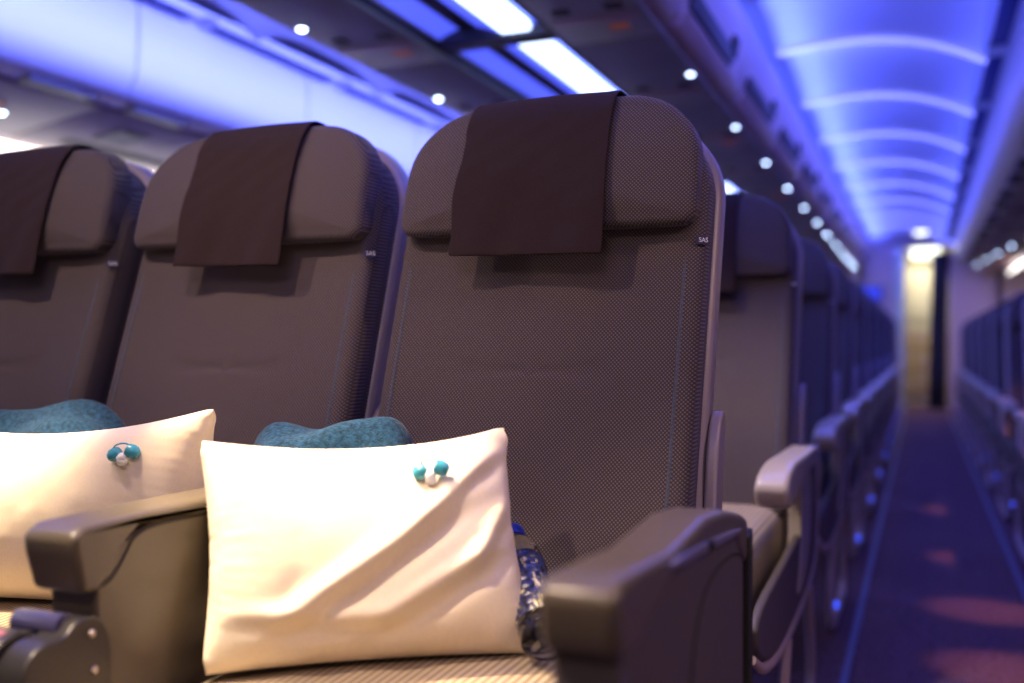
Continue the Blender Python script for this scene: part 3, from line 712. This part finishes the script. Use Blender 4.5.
def pillow(name, quad, label, seed, squeeze=.93, thick=1.0, extra=None, straight=(.62, .85, .4), **kw):
    P = sim_pillow(seed=seed, squeeze=squeeze, **kw)
    ny, nx = P.shape[1:3]; W = P[..., 0].max() ; H = P[..., 2].max()
    if straight:
        X_ = P[..., 0].copy(); Z_ = P[..., 2].copy(); w_ = abs(P[0, 0, 0, 0]); h_ = abs(P[0, 0, 0, 2])
        for i in range(ny):
            l, r = X_[0, i, 0], X_[0, i, -1]; c0, sc = (l + r) / 2, 2 * w_ / (r - l)
            sc = 1 + (sc - 1) * straight[0]; P[:, i, :, 0] = (X_[:, i] - c0) * sc + c0 * (1 - straight[0])
        for j in range(nx):
            l, r = Z_[0, 0, j], Z_[0, -1, j]; tz = (Z_[:, :, j] - l) / (r - l)
            P[:, :, j, 2] = (l * (1 - straight[1]) - h_ * straight[1]) * (1 - tz) + (r * (1 - straight[2]) + h_ * straight[2]) * tz
    cx = P[0, 0, 0]; w = abs(P[0, 0, 0, 0]); h = abs(P[0, 0, 0, 2])
    BL, BR, TR, TL = [Vector(q) for q in quad]
    n = ((BR - BL).cross(TL - BL)).normalized()      # points toward the viewer
    if n.y > 0: n = -n
    c = (BL + BR + TR + TL) / 4
    vs = []
    sgn = -1 if P[0, ny // 2, nx // 2, 1] < 0 else 1
    for s in (0, 1):
        for i in range(ny):
            for j in range(nx):
                x, y, z = P[s, i, j]
                if extra: x, y, z = extra(x / w, y * sgn, z / h, s); y *= sgn; x *= w; z *= h
                u = (x / w + 1) / 2; v = (z / h + 1) / 2
                p = (BL * (1 - u) + BR * u) * (1 - v) + (TL * (1 - u) + TR * u) * v
                d = y * sgn * thick
                vs.append(tuple(p + n * d - c + Vector((0, 0, 0))))
    fs = []
    def idx(s, i, j):
        if i in (0, ny - 1) or j in (0, nx - 1): s = 0
        return s * nx * ny + i * nx + j
    for s in (0, 1):
        for i in range(ny - 1):
            for j in range(nx - 1):
                q = (idx(s, i, j), idx(s, i, j + 1), idx(s, i + 1, j + 1), idx(s, i + 1, j)); fs.append(q if s == 0 else q[::-1])
    me = bpy.data.meshes.new(name); me.from_pydata(vs, [], fs)
    bm = bmesh.new(); bm.from_mesh(me); bmesh.ops.delete(bm, geom=[v for v in bm.verts if not v.link_faces], context='VERTS'); bmesh.ops.recalc_face_normals(bm, faces=bm.faces); bm.to_mesh(me); bm.free()
    me.materials.append(M['pillow'])
    for p in me.polygons: p.use_smooth = True
    o = bpy.data.objects.new(name, me); COL.objects.link(o); o.location = c
    md = o.modifiers.new('s', 'SUBSURF'); md.levels = md.render_levels = 1
    tag(o, label, 'pillow', 'pillows on the front row seats'); return o
def fold1(x, y, z, s):
    # long soft folds running from the lower left to the upper right
    if y > 0 or True:
        g = 0
        for (x0, z0, x1, z1, w, a) in ((-.75, -.80, .80, .50, .075, .016), (-.2, -.80, .92, .02, .08, .013), (.15, .0, .93, .80, .06, .013), (-.9, -.55, .2, -.62, .07, .008), (.55, -.35, .95, .35, .05, .009)):
            dx, dz = x1 - x0, z1 - z0; l = math.hypot(dx, dz); t = ((x - x0) * dx + (z - z0) * dz) / l / l; d = ((x - x0) * dz - (z - z0) * dx) / l
            m_ = max(0, min(1, 4 * t)) * max(0, min(1, 4 * (1 - t)))
            g += a * m_ * (math.exp(-(d / w) ** 2) - .8 * math.exp(-((d - 1.6 * w) / w) ** 2))
        if y > .003: y += g
    return x, y, z
PIL = [pillow('pillow', ((-.687, .832, .478), (-.390, 1.028, .480), (-.455, 1.085, .724), (-.735, .885, .716)), 'cream pillow on the aisle seat with earphones near its top edge', 3, thick=.8, extra=fold1),
pillow('pillow', ((-1.22, .95, .482), (-.835, 1.01, .482), (-.81, 1.00, .742), (-1.25, 1.02, .70)), 'cream pillow at the left edge behind the middle armrest', 5, thick=.8)]
bpy.context.view_layer.update()
def on_pillow(o, p):
    dg = bpy.context.evaluated_depsgraph_get(); a = Vector((0, 0, HC)); d = (Vector(p) - a).normalized()
    hit, loc, nor, ix = o.evaluated_get(dg).ray_cast(o.matrix_world.inverted() @ a, d)
    return tuple(o.matrix_world @ loc - d * .009) if hit else p

# ================================================================== blankets
def blanket(name, loc, rz, L, R, label, seed):
    rnd = random.Random(seed); ph = [rnd.uniform(0, 6) for _ in range(8)]
    rings = []; n = 40; K = 46
    for k in range(K + 1):
        t = k / K; x = (t - .5) * L; env = max(.02, 1 - abs(2 * t - 1) ** 5) ** .5
        ring = []
        for q in range(n):
            a = 2 * PI * q / n
            r = env * (1 + .07 * math.sin(3 * a + ph[0] + 2.5 * t) + .05 * math.sin(5 * a + ph[1] + 7 * t) + .045 * math.sin(9 * a + 11 * t + ph[2]) + .03 * math.sin(17 * t + 2 * a + ph[3]))
            ring.append((x + .006 * math.sin(3 * a + ph[4]), r * R * .62 * math.cos(a), R * r * (1 + .10 * math.sin(5 * t + ph[5])) * math.sin(a)))
        rings.append(ring)
    m = MB(); m.loft(rings); o = m.build(name, M['teal'], angle=180); o.location = loc; o.rotation_euler = (0, 0, rz)
    md = o.modifiers.new('s', 'SUBSURF'); md.levels = md.render_levels = 1
    tag(o, label, 'blanket', 'folded teal blankets'); return o
blanket('blanket', (-.715, 1.125, .600), .12, .25, .120, 'teal blanket folded behind the pillow on the aisle seat', 4)
blanket('blanket', (-1.265, 1.135, .60), .05, .36, .120, 'teal blanket folded behind the left edge pillow', 9)

# ================================================================== earphones
def earphones(loc, rz, label):
    e = empty('earphones', loc, rz); e.scale = (1.4, 1.4, 1.4); tag(e, label, 'earphones', 'earphones on pillows')
    for k, (x, z, tip) in enumerate(((-.0072, .0, 1), (.0088, .0028, -1))):
        m = MB(); m.lathe([(.001, -.006), (.0035, -.0058), (.0058, -.003), (.0062, .001), (.0052, .005), (.001, .006)], 18)
        m.xform(Matrix.Translation((x, 0, z)) @ Matrix.Rotation(tip * 1.1, 4, 'Y')); b = m.build('earbud', M['tealplastic'], e)
        m = MB(); m.lathe([(.001, 0), (.0038, .0008), (.0046, .004), (.0034, .0075), (.001, .0085)], 16)
        m.xform(Matrix.Translation((x + tip * .0045, -.003, z - .0035)) @ Matrix.Rotation(tip * 2.0, 4, 'Y')); m.build('ear_tip', M['budwhite'], b)
    pts = smooth_line([(-.0072, -.002, .004), (-.007, -.002, .008), (.0, -.001, .0105), (.007, -.001, .009), (.0088, -.002, .006)], 2)
    m = MB(); m.tube(pts, .0007, 6); m.build('cable', M['tealplastic'], e)
    return e
earphones(on_pillow(PIL[0], (-.498, .975, .681)), .45, 'teal and white earphones lying on the aisle seat pillow')
earphones(on_pillow(PIL[1], (-.888, .93, .688)), .3, 'teal earphones lying on the left edge pillow')

# ================================================================== water bottle
e = empty('water_bottle', (-.364, .985, .500)); tag(e, 'clear water bottle with blue cap wedged between pillow and armrest', 'bottle')
a = Vector((-.480, 1.145, .614)) - Vector((-.364, .985, .500))
q = a.to_track_quat('Z', 'Y'); e.rotation_euler = q.to_euler()
Lb = .185; R = .026
prof = [(.001, .004), (.018, .0), (.0245, .006)]
z = .012
while z < .135:
    prof += [(R, z), (R, z + .007), (R - .0016, z + .0095)]; z += .012
prof += [(R, .137), (R - .002, .146), (.020, .158), (.0135, .168), (.0125, .174), (.001, .1745)]
m = MB(); m.lathe(prof, 28); m.build('body', M['clear'], e)
m = MB(); m.lathe([(.0145, .170), (.0152, .172), (.0152, .185), (.0135, .188), (.001, .1882)], 28); m.build('cap', M['cap'], e)
prof = []
z = .035
while z < .120: prof += [(R + .0008, z), (R + .0010, z + .006), (R - .0005, z + .0095)]; z += .012
m = MB(); rings = [[(r * math.cos(2 * PI * k / 40) , r * math.sin(2 * PI * k / 40), zz) for k in range(40)] for r, zz in prof]; m.grid(rings, True); m.build('label', M['label'], e)
